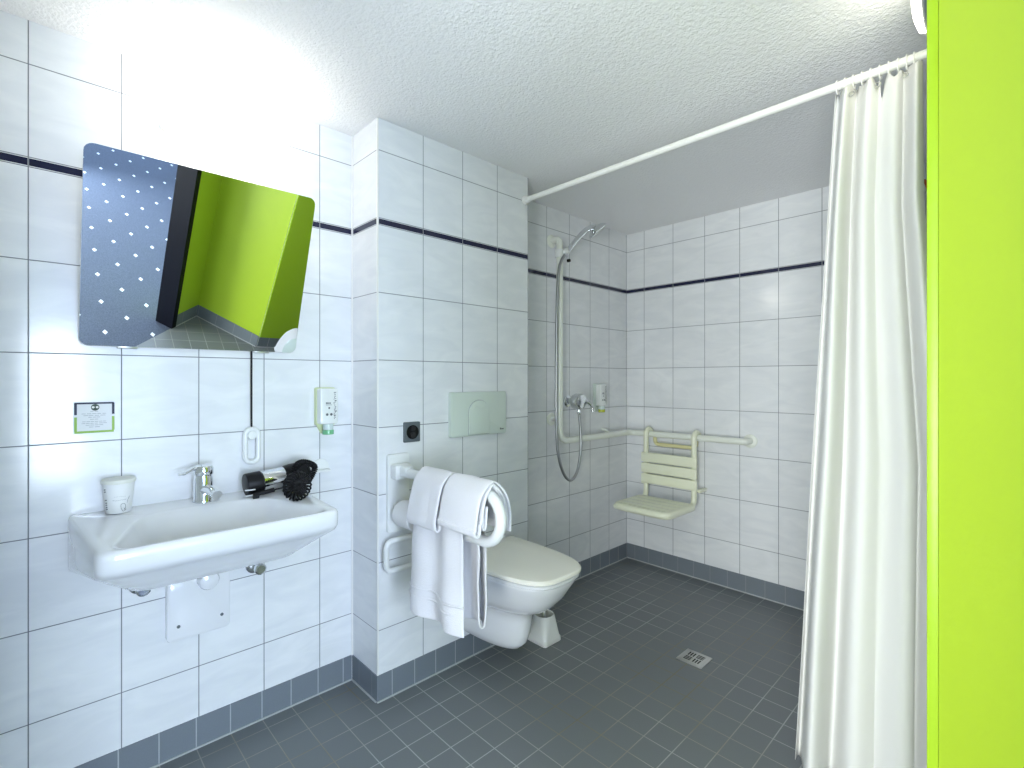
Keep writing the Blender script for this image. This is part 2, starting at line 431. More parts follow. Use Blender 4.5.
# corridor outside the doorway
b = B(); prism(b, [tuple(J2), (0.9, -0.5), (0.9, -2.2), (6.0, -2.2), (6.0, 1.55), (2.25, 1.55), (2.25, 0.96), tuple(J+D*0.3), tuple(J)], -0.06, -0.002)
structure(b.build('floor_corridor', M['carpet'], smooth=False), 'blue corridor carpet with small white squares', 'carpet')
b = B(); prism(b, [(0.8, -0.2), (0.8, -2.3), (6.1, -2.3), (6.1, 1.66), (1.85, 1.66), (1.85, 1.24), (2.16, 0.92), tuple(jl+NR*0.06), tuple(j2l+NR*0.06)], 2.42, 2.48)
structure(b.build('ceiling_corridor', M['corridor'], smooth=False), 'white corridor ceiling', 'ceiling')
b = B(); b.box((4.1, 1.60, 1.21), (3.84, 0.1, 2.42)); b.box((3.4, -2.25, 1.21), (5.2, 0.1, 2.42)); b.box((0.85, -1.2, 1.21), (0.1, 2.0, 2.42))
structure(b.build('wall_corridor', M['corridor'], smooth=False), 'white corridor walls', 'wall')

# skirting tiles, flush dark 10 cm row with a pale seal along the floor
def skirting(name, p, q, mat, nrm, label):
    t = 0.004
    b = B()
    n = Vector(nrm)*t; n2 = Vector(nrm)*0.009
    b.mi = 0; prism(b, [p, q, (q[0]+n[0], q[1]+n[1]), (p[0]+n[0], p[1]+n[1])], 0.0, 0.0965)
    b.mi = 1; prism(b, [p, q, (q[0]+n2[0], q[1]+n2[1]), (p[0]+n2[0], p[1]+n2[1])], 0.0, 0.004)
    structure(b.build(name, [mat, M['grout']], smooth=False), label, 'skirting')
skirting('baseboard_left', (0, -0.1), (0, 0.92), M['base_y'], (1, 0), 'grey tile skirting under the washbasin')
skirting('baseboard_return', (0.0, 0.92), (0.198, 0.92), M['base_x'], (0, -1), 'grey tile skirting on the short return of the boxed wall')
skirting('baseboard_box', (0.198, 0.916), (0.198, 1.727), M['base_y'], (1, 0), 'grey tile skirting behind the toilet')
skirting('baseboard_shower', (0.0, 1.727), (0.0, 2.888), M['base_y'], (1, 0), 'grey tile skirting on the side wall of the shower')
skirting('baseboard_back', (0.0, 2.888), (1.728, 2.888), M['base_x'], (0, -1), 'grey tile skirting on the back wall of the shower')
skirting('baseboard_right', (1.728, 1.21), (1.728, 2.888), M['base_y'], (-1, 0), 'grey tile skirting on the right wall')
skirting('baseboard_diagonal', tuple(V), tuple(K), M['base_x'], (-0.70, -0.714), 'grey tile skirting under the slanting lime wall')
skirting('baseboard_door', tuple(K), tuple(jl), M['base_x'], (-0.707, 0.707), 'grey tile skirting beside the door frame')
# white tile edge profile on the outer corner of the box, silicone in the inner corner
b = B(); b.box((0.197, 0.921, 0.0965+(ZC-0.0965)/2), (0.007, 0.007, ZC-0.0965), 0.002)
structure(b.build('trim_1', M['trimwhite']), 'thin white corner profile on the boxed wall', 'trim')
b = B(); b.box((0.0025, 0.9175, ZC/2), (0.005, 0.005, ZC))
structure(b.build('trim_2', M['trimwhite']), 'pale sealant in the corner beside the boxed wall', 'trim')

# ------------------------------------------------------------------ washbasin
t = thing('washbasin', 'wide shallow white ceramic washbasin on the tiled wall under the mirror', 'washbasin', (0.0, 0.39, 0.64))
BC = 0.376
def brim(x1, yb, yf, z, r=0.045, x0=0.001, zf=None):
    c = BC
    out = []
    for p in roundpoly([(x0, c-yb), (x1, c-yf), (x1, c+yf), (x0, c+yb)], [0.012, r, r, 0.012], 9):
        zz = z if zf is None else z+(zf-z)*min(1, p[0]/0.46)
        out.append((p[0], p[1], zz))
    return out
def bowl(x0, x1, h, z, r):
    c = BC
    return [(p[0], p[1], z) for p in roundpoly([(x0, c-h*0.62), (x1, c-h), (x1, c+h), (x0, c+h*0.62)], [0.13, r, r, 0.13], 9)]
b = B()
rings = [brim(0.17, 0.10, 0.09, 0.628, 0.05), brim(0.24, 0.17, 0.15, 0.634, 0.06), brim(0.33, 0.235, 0.205, 0.660, 0.07), brim(0.395, 0.285, 0.245, 0.655, 0.07, zf=0.716),
         brim(0.435, 0.302, 0.268, 0.650, 0.06, zf=0.742), brim(0.452, 0.3075, 0.2765, 0.653, 0.05, zf=0.751), brim(0.461, 0.3095, 0.2795, 0.665, 0.045, zf=0.764), brim(0.4635, 0.310, 0.280, 0.735, 0.045, zf=0.787),
         brim(0.4625, 0.3095, 0.279, 0.798, 0.045), brim(0.4595, 0.307, 0.276, 0.8045, 0.043), brim(0.4545, 0.303, 0.271, 0.8075, 0.04)]
rings += [bowl(0.120, 0.449, 0.264, 0.8072, 0.045), bowl(0.126, 0.444, 0.258, 0.804, 0.045), bowl(0.135, 0.435, 0.249, 0.793, 0.05),
          bowl(0.150, 0.415, 0.228, 0.765, 0.07), bowl(0.168, 0.39, 0.20, 0.735, 0.08), bowl(0.195, 0.355, 0.15, 0.712, 0.07), bowl(0.23, 0.31, 0.06, 0.702, 0.03)]
b.loft(rings); b.build('basin', M['ceramic'], t, angle=50)
b = B(); b.lathe([(0.0, 0.0), (0.022, 0.0), (0.022, 0.003), (0.017, 0.005), (0.0, 0.005)], (0.27, 0.376, 0.7015)); b.build('drain_ring', M['chrome'], t)
# angle valves under the basin
def valve(y, z, lab):
    t = thing('angle_valve', lab, 'valve', (0, y, z), 'chrome valves under the washbasin')
    b = B(); b.lathe([(0.030, 0.0005), (0.030, 0.004), (0.024, 0.009), (0.012, 0.012)], (0, y, z), (1, 0, 0)); b.build('rosette', M['chrome'], t)
    b = B(); b.lathe([(0.010, 0.010), (0.010, 0.036), (0.013, 0.038), (0.013, 0.046), (0.009, 0.050)], (0, y, z), (1, 0, 0)); b.build('valve_body', M['chrome'], t)
    b = B(); b.lathe([(0.006, 0.0), (0.008, 0.004), (0.008, 0.022), (0.005, 0.026), (0.005, 0.045)], (0.03, y, z+0.005)); b.build('outlet', M['chrome'], t)
    b = B(); b.lathe([(0.016, 0.05), (0.019, 0.053), (0.019, 0.066), (0.014, 0.07)], (0, y, z), (1, 0, 0), n=12); b.build('knob', M['chrome'], t)
valve(0.232, 0.572, 'chrome angle valve low on the wall below the cup end of the washbasin')
valve(0.556, 0.548, 'chrome angle valve below the hair dryer end of the washbasin')
# recessed trap cover plate
t = thing('trap_cover', 'square white cover plate with two screws on the wall under the washbasin', 'cover plate', (0, 0.38, 0.48))
b = B(); b.plate(roundrect(0.296, 0.374, 0.472, 0.622, 0.012), (0.0005, 0, 0), (0, 1, 0), (0, 0, 1), (1, 0, 0), 0.028, 0.005); b.build('plate', M['ceramic'], t)
for y, z in ((0.326, 0.419), (0.447, 0.419)):
    b = B(); b.lathe([(0.005, 0), (0.005, 0.002), (0.003, 0.003)], (0.0283, y, z), (1, 0, 0), n=14)
    b.build('screw', M['socket'], t)
b = B(); b.lathe([(0.030, 0.0), (0.030, 0.022), (0.026, 0.03), (0.014, 0.035), (0.0, 0.036)], (0.0285, 0.405, 0.548), (1, 0, 0)); b.build('trap_cap', M['ceramic'], t)

# ------------------------------------------------------------------ faucet
t = thing('faucet', 'chrome single-lever tap on the washbasin rim', 'faucet', (0.07, 0.385, 0.8078))
b = B(); b.lathe([(0.030, 0), (0.030, 0.006), (0.0275, 0.010), (0.0265, 0.072), (0.024, 0.078), (0.024, 0.082)], (0.07, 0.385, 0.8078), n=28); b.build('body', M['chrome'], t)
b = B()
sp = smooth_path([(0.075, 0.386, 0.842), (0.105, 0.390, 0.849), (0.145, 0.393, 0.848), (0.182, 0.397, 0.844)], 6)
b.sweep(sp, [0.019-0.005*i/(len(sp)-1) for i in range(len(sp))], 18, flat=0.85); b.build('spout', M['chrome'], t)
b = B(); b.lathe([(0.011, 0), (0.0125, 0.002), (0.0125, 0.014), (0.010, 0.016)], (0.168, 0.396, 0.824)); b.build('aerator', M['chrome'], t)
b = B(); b.lathe([(0.026, 0.083), (0.028, 0.087), (0.028, 0.103), (0.024, 0.111), (0.012, 0.115), (0, 0.116)], (0.07, 0.385, 0.8078), n=28)
lv = [(0.07, 0.383, 0.914), (0.070, 0.362, 0.914), (0.070, 0.345, 0.906), (0.071, 0.328, 0.899), (0.071, 0.316, 0.900)]
b.sweep(smooth_path(lv, 5), [0.016]*8+[0.013]*8+[0.010]*5, 12, flat=0.38); b.build('lever', M['chrome'], t)

# ------------------------------------------------------------------ mirror
TI = math.radians(20.5); ML = 0.54
MO = Vector((0.022, 0, 1.285)); EV = Vector((math.sin(TI), 0, math.cos(TI))); EN = Vector((math.cos(TI), 0, -math.sin(TI)))
t = thing('tilting_mirror', 'frameless mirror tilted forward on the wall above the washbasin', 'mirror', (0.0, 0.387, 1.285))
ol = roundrect(0.089, 0.0, 0.685, ML, 0.022, 6)
b = B(); b.mi = 0; b.plate(ol, MO-EN*0.006, (0, 1, 0), EV, EN, 0.006, 0.0007)
b.build('glass', M['mirror'], t, angle=20)
b = B(); b.plate(roundrect(0.12, 0.03, 0.655, ML-0.03, 0.02), MO-EN*0.012, (0, 1, 0), EV, EN, 0.005); b.build('backing', M['navy'], t)
for y in (0.20, 0.575):
    b = B(); b.box((0.008, y, 1.31), (0.015, 0.05, 0.06), 0.003); b.sweep([(0.012, y, 1.32), tuple(MO+EV*0.04-EN*0.012+Vector((0, y, 0)))], 0.006, 8)
    b.build('hinge', M['steel'], t)
    b = B(); b.sweep([(0.004, y, 1.60), tuple(MO+EV*0.40-EN*0.012+Vector((0, y, 0)))], 0.006, 8); b.box((0.004, y, 1.60), (0.007, 0.03, 0.04), 0.002)
    b.build('stay_arm', M['steel'], t)
# pale quarter-round shape laid on the lower corner of the glass
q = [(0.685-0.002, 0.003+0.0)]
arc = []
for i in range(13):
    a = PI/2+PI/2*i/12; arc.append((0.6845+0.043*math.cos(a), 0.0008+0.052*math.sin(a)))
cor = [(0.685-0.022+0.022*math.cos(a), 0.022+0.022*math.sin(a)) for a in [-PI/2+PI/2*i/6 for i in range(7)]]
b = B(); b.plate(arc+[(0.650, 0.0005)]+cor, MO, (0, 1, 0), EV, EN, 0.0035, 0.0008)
cp = b.build('corner_shape', M['pergamon'], t); cp['label'] = 'pale quarter-round shape on the lower right corner of the mirror'
# lever with loop grip that tilts the mirror
b = B(); b.sweep([(0.017, 0.541, 1.30), (0.017, 0.541, 1.008)], 0.0032, 10); lr = b.build('tilt_rod', M['blackcord'], t)
b = B(); loop = []
for i in range(41):
    a = 2*PI*i/40; c, s_ = math.cos(a), math.sin(a)
    loop.append((0.016, 0.542+0.021*c, 0.962+(0.036 if s_ > 0 else -0.036)*(1 if abs(s_) > 1e-6 else 0)+0.021*s_))
b.sweep(loop, 0.0085, 10); b.lathe([(0.014, -0.007), (0.016, 0), (0.014, 0.009)], (0.017, 0.542, 0.998), (1, 0, 0), 16)
b.build('grip', M['nylonw'], lr)

# wall lamp above the mirror
t = thing('wall_lamp', 'glowing white lamp on the wall above the tilted mirror', 'lamp', (0, 0.43, 1.985))
b = B(); b.box((0.016, 0.43, 1.995), (0.030, 0.30, 0.07), 0.006); b.build('lamp_base', M['trimwhite'], t)
b = B(); pr = []
for i in range(25):
    a = 2*PI*i/24; pr.append((0.090+0.058*math.cos(a), 1.985+0.058*math.sin(a)))
b.loft([[(0.090+(x-0.090)*k, y, 1.985+(z-1.985)*k) for x, z in pr[:-1]] for y, k in ((0.270, 0.55), (0.278, 0.85), (0.293, 1.0), (0.567, 1.0), (0.582, 0.85), (0.590, 0.55))])
b.build('diffuser', M['lampglow'], t)

# notice card on the tiles
t = thing('notice_card', 'small square card with navy and green border on the wall left of the mirror lever', 'card', (0.0, 0.125, 1.08))
b = B(); b.box((0.0012, 0.1255, 1.0795), (0.002, 0.093, 0.090)); b.build('card', M['paper'], t)
b = B()
for c, d in (((0.125, 1.1205), (0.088, 0.005)), ((0.0835, 1.1045), (0.006, 0.033)), ((0.1675, 1.1045), (0.006, 0.033))):
    b.box((0.0024, c[0], c[1]), (0.0004, d[0], d[1]))
b.build('upper_border', M['inknavy'], t, smooth=False)
b = B()
for c, d in (((0.125, 1.0385), (0.088, 0.006)), ((0.0835, 1.0615), (0.006, 0.040)), ((0.1675, 1.0615), (0.006, 0.040))):
    b.box((0.0024, c[0], c[1]), (0.0004, d[0], d[1]))
b.build('lower_border', M['inkgreen'], t, smooth=False)
b = B(); b.lathe([(0.0095, 0), (0.0095, 0.0005)], (0.0022, 0.1265, 1.1085), (1, 0, 0), 24); em = b.build('emblem', M['inkdgreen'], t)
b = B()
for s_ in (-1, 1): b.lathe([(0.0032, 0), (0.0032, 0.0003)], (0.0027, 0.1265+s_*0.0045, 1.1088), (1, 0, 0), 16)
b.build('emblem_dot', M['lid'], em)
b = B(); random.seed(3)
for z, w, n in ((1.0970, 0.019, 2), (1.0905, 0.058, 5), (1.0855, 0.050, 4), (1.0805, 0.028, 3), (1.0745, 0.021, 2), (1.0680, 0.056, 6), (1.0630, 0.058, 6), (1.0580, 0.040, 4), (1.0525, 0.026, 2)):
    y = 0.1255-w/2
    for k in range(n):
        ww = w/n*random.uniform(0.7, 0.92); b.box((0.0024, y+ww/2, z), (0.0003, ww, 0.0013)); y += w/n
b.build('small_print', M['greyink'], t, smooth=False)

# ------------------------------------------------------------------ paper cup
CU = Vector((0.044, 0.176, 0.8085))
t = thing('paper_cup', 'white paper cup with lid standing on the washbasin rim', 'cup', tuple(CU))
b = B(); b.lathe([(0.026, 0), (0.0295, 0.0), (0.0300, 0.003), (0.0385, 0.088), (0.0375, 0.089)], CU, n=40); b.build('cup_body', M['cup'], t)
b = B(); b.lathe([(0.0390, 0.084), (0.0412, 0.085), (0.0416, 0.090), (0.0405, 0.094), (0.036, 0.0955), (0.0, 0.0955)], CU, n=40); b.build('lid', M['lid'], t)
def cup_pt(ang, h, off=0.0004):
    r = 0.0300+(0.0385-0.0300)*(h-0.003)/0.085+off
    return CU+Vector((r*math.cos(ang), r*math.sin(ang), h))
FR = math.atan2(-0.187, 1.79)    # towards the doorway
b = B(); random.seed(5)
for h, a0, a1 in ((0.048, -0.30, 0.42), (0.0385, -0.40, 0.55), (0.0375, -0.40, 0.55)):
    a = a0
    while a < a1:
        w = random.uniform(0.05, 0.13)
        hh = h+random.uniform(-0.0004, 0.0004)
        b.sweep([cup_pt(FR+a, hh), cup_pt(FR+a+w*0.5, hh+random.uniform(-.0005, .0005)), cup_pt(FR+a+w, hh)], 0.00035, 5); a += w+0.045
b.build('printed_text', M['greyink'], t)
b = B(); lf = [(0.18, 0.026), (0.40, 0.027), (0.52, 0.020), (0.50, 0.010), (0.36, 0.005), (0.22, 0.012), (0.17, 0.020), (0.18, 0.026)]
b.sweep([cup_pt(FR+p.x, p.y) for p in smooth_path([(a, h, 0) for a, h in lf], 5)], 0.0005, 5)
b.sweep([cup_pt(FR+a, h) for a, h in ((0.42, 0.014), (0.52, 0.006), (0.60, 0.010))], 0.0005, 5)
b.sweep([cup_pt(FR+a, h) for a, h in ((0.62, 0.028), (0.68, 0.036), (0.80, 0.046))], 0.0004, 5)
b.build('leaf_drawing', M['ink'], t)
b = B()
for h in (0.012, 0.018, 0.024, 0.030, 0.038, 0.062, 0.068):
    b.sweep([cup_pt(FR-1.05, h), cup_pt(FR-0.98, h+0.002), cup_pt(FR-0.9, h+0.001)], 0.0012, 6)
b.build('side_print', M['ink'], t)

# ------------------------------------------------------------------ hair dryer
t = thing('hair_dryer', 'black and chrome hair dryer with coiled cord on the washbasin rim', 'hair dryer', (0.09, 0.60, 0.82))
A0 = Vector((0.092, 0.499, 0.8445)); A1 = Vector((0.088, 0.690, 0.858)); AX = (A1-A0).normalized()
b = B(); b.lathe([(0.030, 0.0), (0.035, 0.001), (0.0365, 0.004), (0.0365, 0.048), (0.034, 0.05)], A0, AX, 32); b.lathe([(0.029, 0.006), (0.0, 0.006)], A0, AX, 32, cap=False); b.build('nozzle', M['black'], t)
b = B(); b.lathe([(0.033, 0.050), (0.035, 0.052), (0.0355, 0.122), (0.034, 0.124)], A0, AX, 40); b.build('barrel', M['chrome'], t)
b = B(); b.lathe([(0.035, 0.123), (0.0385, 0.128), (0.041, 0.145), (0.041, 0.180), (0.036, 0.198), (0.022, 0.207), (0.0, 0.209)], A0, AX, 32); b.build('motor_housing', M['black'], t)
b = B()
for k in range(5): b.lathe([(0.033-0.006*k, 0.205+0.001*k), (0.031-0.006*k, 0.2068+0.001*k)], A0, AX, 24)
b.build('intake_grille', M['dark'], t)
# folded handle along the barrel on the basin side with a switch
b = B(); hp = smooth_path([tuple(A0+AX*0.165+Vector((0.035, 0, -0.01))), tuple(A0+AX*0.13+Vector((0.052, 0, -0.030))), tuple(A0+AX*0.08+Vector((0.050, 0, -0.034))), tuple(A0+AX*0.035+Vector((0.042, 0, -0.030)))], 6)
b.sweep(hp[:7], [0.020, .020, .019, .018, .017, .016, .012], 14, flat=0.8); b.build('handle', M['black'], t)
b = B(); b.sweep(smooth_path([tuple(A0+AX*0.02+Vector((0.04, 0, -0.028))), tuple(A0+AX*0.045+Vector((0.048, 0, -0.026))), tuple(A0+AX*0.075+Vector((0.050, 0, -0.024)))], 5), 0.0075, 10)
b.sweep([tuple(A0+AX*0.012+Vector((0.04, 0, -0.034))), tuple(A0+AX*0.03+Vector((0.045, 0, -0.036)))], 0.011, 10)
b.sweep(smooth_path([tuple(A0+AX*0.075+Vector((0.050, 0, -0.024))), tuple(A0+AX*0.11+Vector((0.052, 0, -0.024))), tuple(A0+AX*0.15+Vector((0.055, 0, -0.028)))], 5), 0.003, 8)
b.build('cord_guard', M['blackcord'], t)
for h in (-0.012, -0.030):
    b = B(); b.box(A0+AX*0.006+Vector((0.033, 0.0, h)), (0.010, 0.030, 0.0035), 0.001); b.build('switch_mark', M['paper'], t)
def coil(path, R, turns, r, n=None):
    path = [Vector(p) for p in path]; L = len(path); out = []
    N_ = int(turns*12)
    for i in range(N_+1):
        f = i/N_*(L-1); k = min(int(f), L-2); p = path[k].lerp(path[k+1], f-k); T = (path[k+1]-path[k]).normalized()
        ref = Vector((1, 0, 0.13)); u = (ref-T*ref.dot(T)).normalized(); w = T.cross(u)
        a = 2*PI*i/12; out.append(p+(u*math.cos(a)+w*math.sin(a))*R)
    return out
# coiled cord: a fat ring hanging over the rim in front, and an arch up over the housing
C0 = Vector((0.240, 0.612, 0.849)); ring = []
EY = Vector((-0.25, 0.94, 0)).normalized(); EZ = Vector((-0.62, 0.20, 0.62)).normalized()
for i in range(60):
    a = 2*PI*i/48*1.15+2.2
    rr = 0.037-0.003*i/60
    ring.append(C0+EY*(rr*math.cos(a))+EZ*(rr*1.12*math.sin(a)))
b = B(); b.sweep(coil(ring, 0.0125, 34, 0.003), 0.0031, 7)
ring2 = [C0+Vector((0.008, 0, 0))+EY*(0.014*math.cos(a))+EZ*(0.017*math.sin(a)) for a in [2*PI*i/30 for i in range(31)]]
b.sweep(coil(ring2, 0.010, 16, 0.003), 0.0030, 7)
b.build('coiled_cord', M['blackcord'], t)
b = B()
arch = smooth_path([(0.125, 0.640, 0.872), (0.112, 0.660, 0.895), (0.092, 0.690, 0.897), (0.080, 0.722, 0.885), (0.078, 0.736, 0.870), (0.085, 0.722, 0.846), (0.10, 0.70, 0.826)], 8)
b.sweep(coil(arch, 0.0085, 27, 0.003), 0.0028, 7); b.build('cord_arch', M['blackcord'], t)
# hanger for the dryer
t = thing('dryer_hanger', 'small white hook plate on the wall behind the hair dryer', 'hook', (0, 0.785, 0.86))
b = B(); ol = [(0.788+0.034*math.cos(a), 0.852+0.036*math.sin(a)) for a in [PI*i/14 for i in range(15)]]
b.plate(ol+[(0.754, 0.845), (0.822, 0.845)], (0.0005, 0, 0), (0, 1, 0), (0, 0, 1), (1, 0, 0), 0.006, 0.0015); b.build('back_plate', M['nylonw'], t)
b = B(); b.box((0.018, 0.788, 0.845), (0.034, 0.058, 0.009), 0.003); b.build('ledge', M['nylonw'], t)

# ------------------------------------------------------------------ soap dispensers
def dispenser(y, z, capm, label, holdm):
    t = thing('soap_dispenser', label, 'soap dispenser', (0, y, z), 'wall soap dispensers')
    b = B(); b.plate(roundrect(y-0.036, z-0.072, y+0.036, z+0.070, 0.006), (0.0005, 0, 0), (0, 1, 0), (0, 0, 1), (1, 0, 0), 0.022)
    b.plate([(y-0.030, z-0.07), (y+0.03, z-0.07), (y+0.012, z-0.104), (y-0.012, z-0.104)], (0.0005, 0, 0), (0, 1, 0), (0, 0, 1), (1, 0, 0), 0.010, 0.002)
    b.build('holder', holdm, t)
    b = B(); b.plate(roundrect(y-0.034, z-0.066, y+0.034, z+0.067, 0.008), (0.0226, 0, 0), (0, 1, 0), (0, 0, 1), (1, 0, 0), 0.032, 0.004); b.build('bottle', M['disp'], t)
    b = B(); b.lathe([(0.018, -0.010), (0.019, 0), (0.019, 0.012)], (0.038, y+0.002, z-0.078), n=20); b.build('neck', M['clearcap'], t)
    b = B(); b.lathe([(0.0185, 0), (0.0205, 0.001), (0.0205, 0.016), (0.0185, 0.0175)], (0.038, y+0.002, z-0.1055), n=24); b.build('pump_cap', capm, t)
    x = 0.0548
    b = B(); random.seed(11)
    zz = z+0.052
    for k in range(13):
        hgt = random.uniform(0.003, 0.008); b.box((x, y+0.021+random.uniform(-.003, .003), zz), (0.0004, random.uniform(0.002, 0.010), hgt*0.45)); 
        b.box((x, y+0.021+random.uniform(-.004, .004), zz-0.003), (0.0004, 0.0016, hgt)); zz -= 0.0078
    b.build('vertical_lettering', M['ink'], t, smooth=False)
    b = B()
    for k in range(4): b.box((x, y-0.012+0.005*k, z+0.012), (0.0004, 0.0035, 0.007-0.0005*k))
    b.box((x, y-0.002, z+0.0055), (0.0004, 0.022, 0.0016)); b.box((x, y-0.001, z-0.006), (0.0004, 0.006, 0.007))
    b.build('small_print', M['ink'], t, smooth=False)
    for dy in (-0.009, 0.007):
        b = B(); b.lathe([(0.005, 0), (0.005, 0.0004)], (x-0.0002, y+dy, z-0.030), (1, 0, 0), 16); b.build('seal_mark', M['ink'], t)
dispenser(0.801, 1.088, M['greensoap'], 'white soap dispenser with green cap right of the mirror above the washbasin', M['dispback'])
dispenser(2.545, 1.092, M['yellowsoap'], 'white soap dispenser with yellow cap beside the shower mixer', M['pergamon'])

# ------------------------------------------------------------------ flush plate and socket
t = thing('flush_plate', 'pale rectangular toilet flush plate with arched button on the tiled wall', 'flush plate', (0.198, 1.405, 1.04))
b = B(); b.plate(roundrect(1.245, 0.947, 1.560, 1.135, 0.008), (0.1985, 0, 0), (0, 1, 0), (0, 0, 1), (1, 0, 0), 0.018, 0.004); b.build('plate', M['pergamon'], t)
arch = [(1.337, 0.951), (1.455, 0.951)]+[(1.396+0.059*math.cos(a), 1.045+0.056*math.sin(a)) for a in [PI*i/16 for i in range(17)]]
b = B(); b.plate(arch, (0.2160, 0, 0), (0, 1, 0), (0, 0, 1), (1, 0, 0), 0.0012); g = b.build('button_gap', M['greyink'], t)
arch2 = [(1.339, 0.953), (1.453, 0.953)]+[(1.396+0.057*math.cos(a), 1.045+0.054*math.sin(a)) for a in [PI*i/16 for i in range(17)]]
b = B(); b.plate(arch2, (0.2165, 0, 0), (0, 1, 0), (0, 0, 1), (1, 0, 0), 0.006, 0.003); bt = b.build('button', M['pergamon'], t)
b = B(); b.plate([(1.396+0.030*math.cos(a), 1.078+0.010*math.sin(a)) for a in [2*PI*i/20 for i in range(20)]], (0.2222, 0, 0), (0, 1, 0), (0, 0, 1), (1, 0, 0), 0.001, 0.0005); b.build('finger_mark', M['pergamon'], bt)
b = B(); b.box((0.2168, 1.524, 0.968), (0.0006, 0.005, 0.008))
for k in range(3): b.box((0.2168, 1.531+0.005*k, 0.9665), (0.0006, 0.0036, 0.005))
b.build('maker_mark', M['ink'], t, smooth=False)

t = thing('wall_socket', 'small square anthracite socket on the tiles left of the flush plate', 'socket', (0.198, 1.065, 0.985))
b = B(); b.plate(roundrect(1.029, 0.946, 1.101, 1.024, 0.004), (0.1985, 0, 0), (0, 1, 0), (0, 0, 1), (1, 0, 0), 0.009, 0.002); b.build('frame', M['socket'], t)
b = B(); b.lathe([(0.027, 0), (0.027, 0.003), (0.022, 0.004)], (0.2073, 1.065, 0.985), (1, 0, 0), 28); b.build('insert', M['black'], t)
b = B(); b.lathe([(0.010, 0), (0.010, 0.006), (0.006, 0.008)], (0.2105, 1.064, 0.999), (1, 0, 0), 18); b.build('upper_jack', M['dark'], t)
b = B(); b.lathe([(0.012, 0), (0.012, 0.005), (0.007, 0.006)], (0.2105, 1.064, 0.974), (1, 0, 0), 18); b.build('lower_jack', M['dark'], t)

# ------------------------------------------------------------------ grab bar, roll, holder, towels
GY = 1.0
t = thing('folding_grab_bar', 'white U-shaped folding grab bar beside the toilet holding towels', 'grab bar', (0.198, GY, 0.62))
b = B(); b.plate(roundrect(0.955, 0.615, 1.048, 0.908, 0.010), (0.1985, 0, 0), (0, 1, 0), (0, 0, 1), (1, 0, 0), 0.014, 0.004); b.build('wall_plate', M['nylonw'], t)
b = B(); b.box((0.232, GY, 0.845), (0.040, 0.072, 0.056), 0.008); b.box((0.262, GY, 0.850), (0.06, 0.040, 0.040), 0.010); b.build('hinge_block', M['nylonw'], t)
b = B(); b.box((0.226, GY, 0.695), (0.028, 0.050, 0.050), 0.008); b.build('lower_block', M['nylonw'], t)
up = [(0.24, GY, 0.848), (0.70, GY, 0.848)]
U = [(0.24, GY, 0.844)]+[(0.702+0.0745*math.sin(a), GY, 0.7695+0.0745*math.cos(a)) for a in [PI*i/18 for i in range(19)]]+[(0.235, GY, 0.695)]
b = B(); b.sweep(U, 0.0172, 16); b.build('tube', M['nylonw'], t)
t = thing('toilet_roll', 'toilet roll on the lower tube of the grab bar left of the towels', 'toilet roll', (0.272, GY, 0.697))
b = B(); b.lathe([(0.0175, 0), (0.046, 0), (0.0485, 0.002), (0.0485, 0.095), (0.046, 0.098), (0.0175, 0.098)], (0.246, GY, 0.692), (1, 0, 0), 36, cap=False); b.build('roll', M['tissue'], t)
b = B(); b.lathe([(0.0173, 0.0), (0.0173, 0.098), (0.019, 0.098), (0.019, 0.0)], (0.246, GY, 0.692), (1, 0, 0), 24, cap=False); b.build('core', M['lid'], t)
t = thing('bent_tube_holder', 'white bent tube holder low on the wall under the grab bar', 'holder', (0.198, 1.02, 0.54))
b = B(); b.sweep(bent_path([(0.1985, 1.105, 0.594), (0.236, 1.105, 0.594), (0.236, 0.934, 0.594), (0.236, 0.934, 0.484), (0.236, 1.105, 0.484), (0.1985, 1.105, 0.484)], 0.03), 0.0105, 14); b.build('tube', M['nylonw'], t)
for z in (0.594, 0.484):
    b = B(); b.lathe([(0.020, 0), (0.020, 0.004), (0.014, 0.008)], (0.1985, 1.105, z), (1, 0, 0), 20); b.build('wall_rosette', M['nylonw'], t)

def drape(name, prof, x0, x1, nx, thick, wob, seed, lean=0.0, parent=None, flare=0.0, zb=None, ripple=0.0):
    """cloth strip: prof is (y,z) cross-section, swept along x with small irregularities"""
    b = B(); P = smooth_path([(0, y, z) for y, z in prof], 7)
    rows = []
    m = len(P)
    for i in range(nx+1):
        f = i/nx; row = []
        for k, p in enumerate(P):
            n = noise.noise_vector(Vector((f*3.1+seed, p.y*16, p.z*9+seed*2)))
            drop = max(0.0, 0.84-p.z)
            x = x0+(x1-x0)*f + lean*drop + flare*(f-0.5)*drop + n.x*wob*0.5
            y = p.y + n.y*wob + ripple*math.sin(f*2*PI*1.7+seed+p.z*3)*drop
            z = p.z + n.z*wob*0.6
            row.append(b.bm.verts.new((x, y, z)))
        rows.append(row)
    for a, c in zip(rows, rows[1:]):
        for k in range(m-1): b.face((a[k], a[k+1], c[k+1], c[k]))
    return b.build(name, M['towel'], parent, solidify=thick, subsurf=1, angle=180)
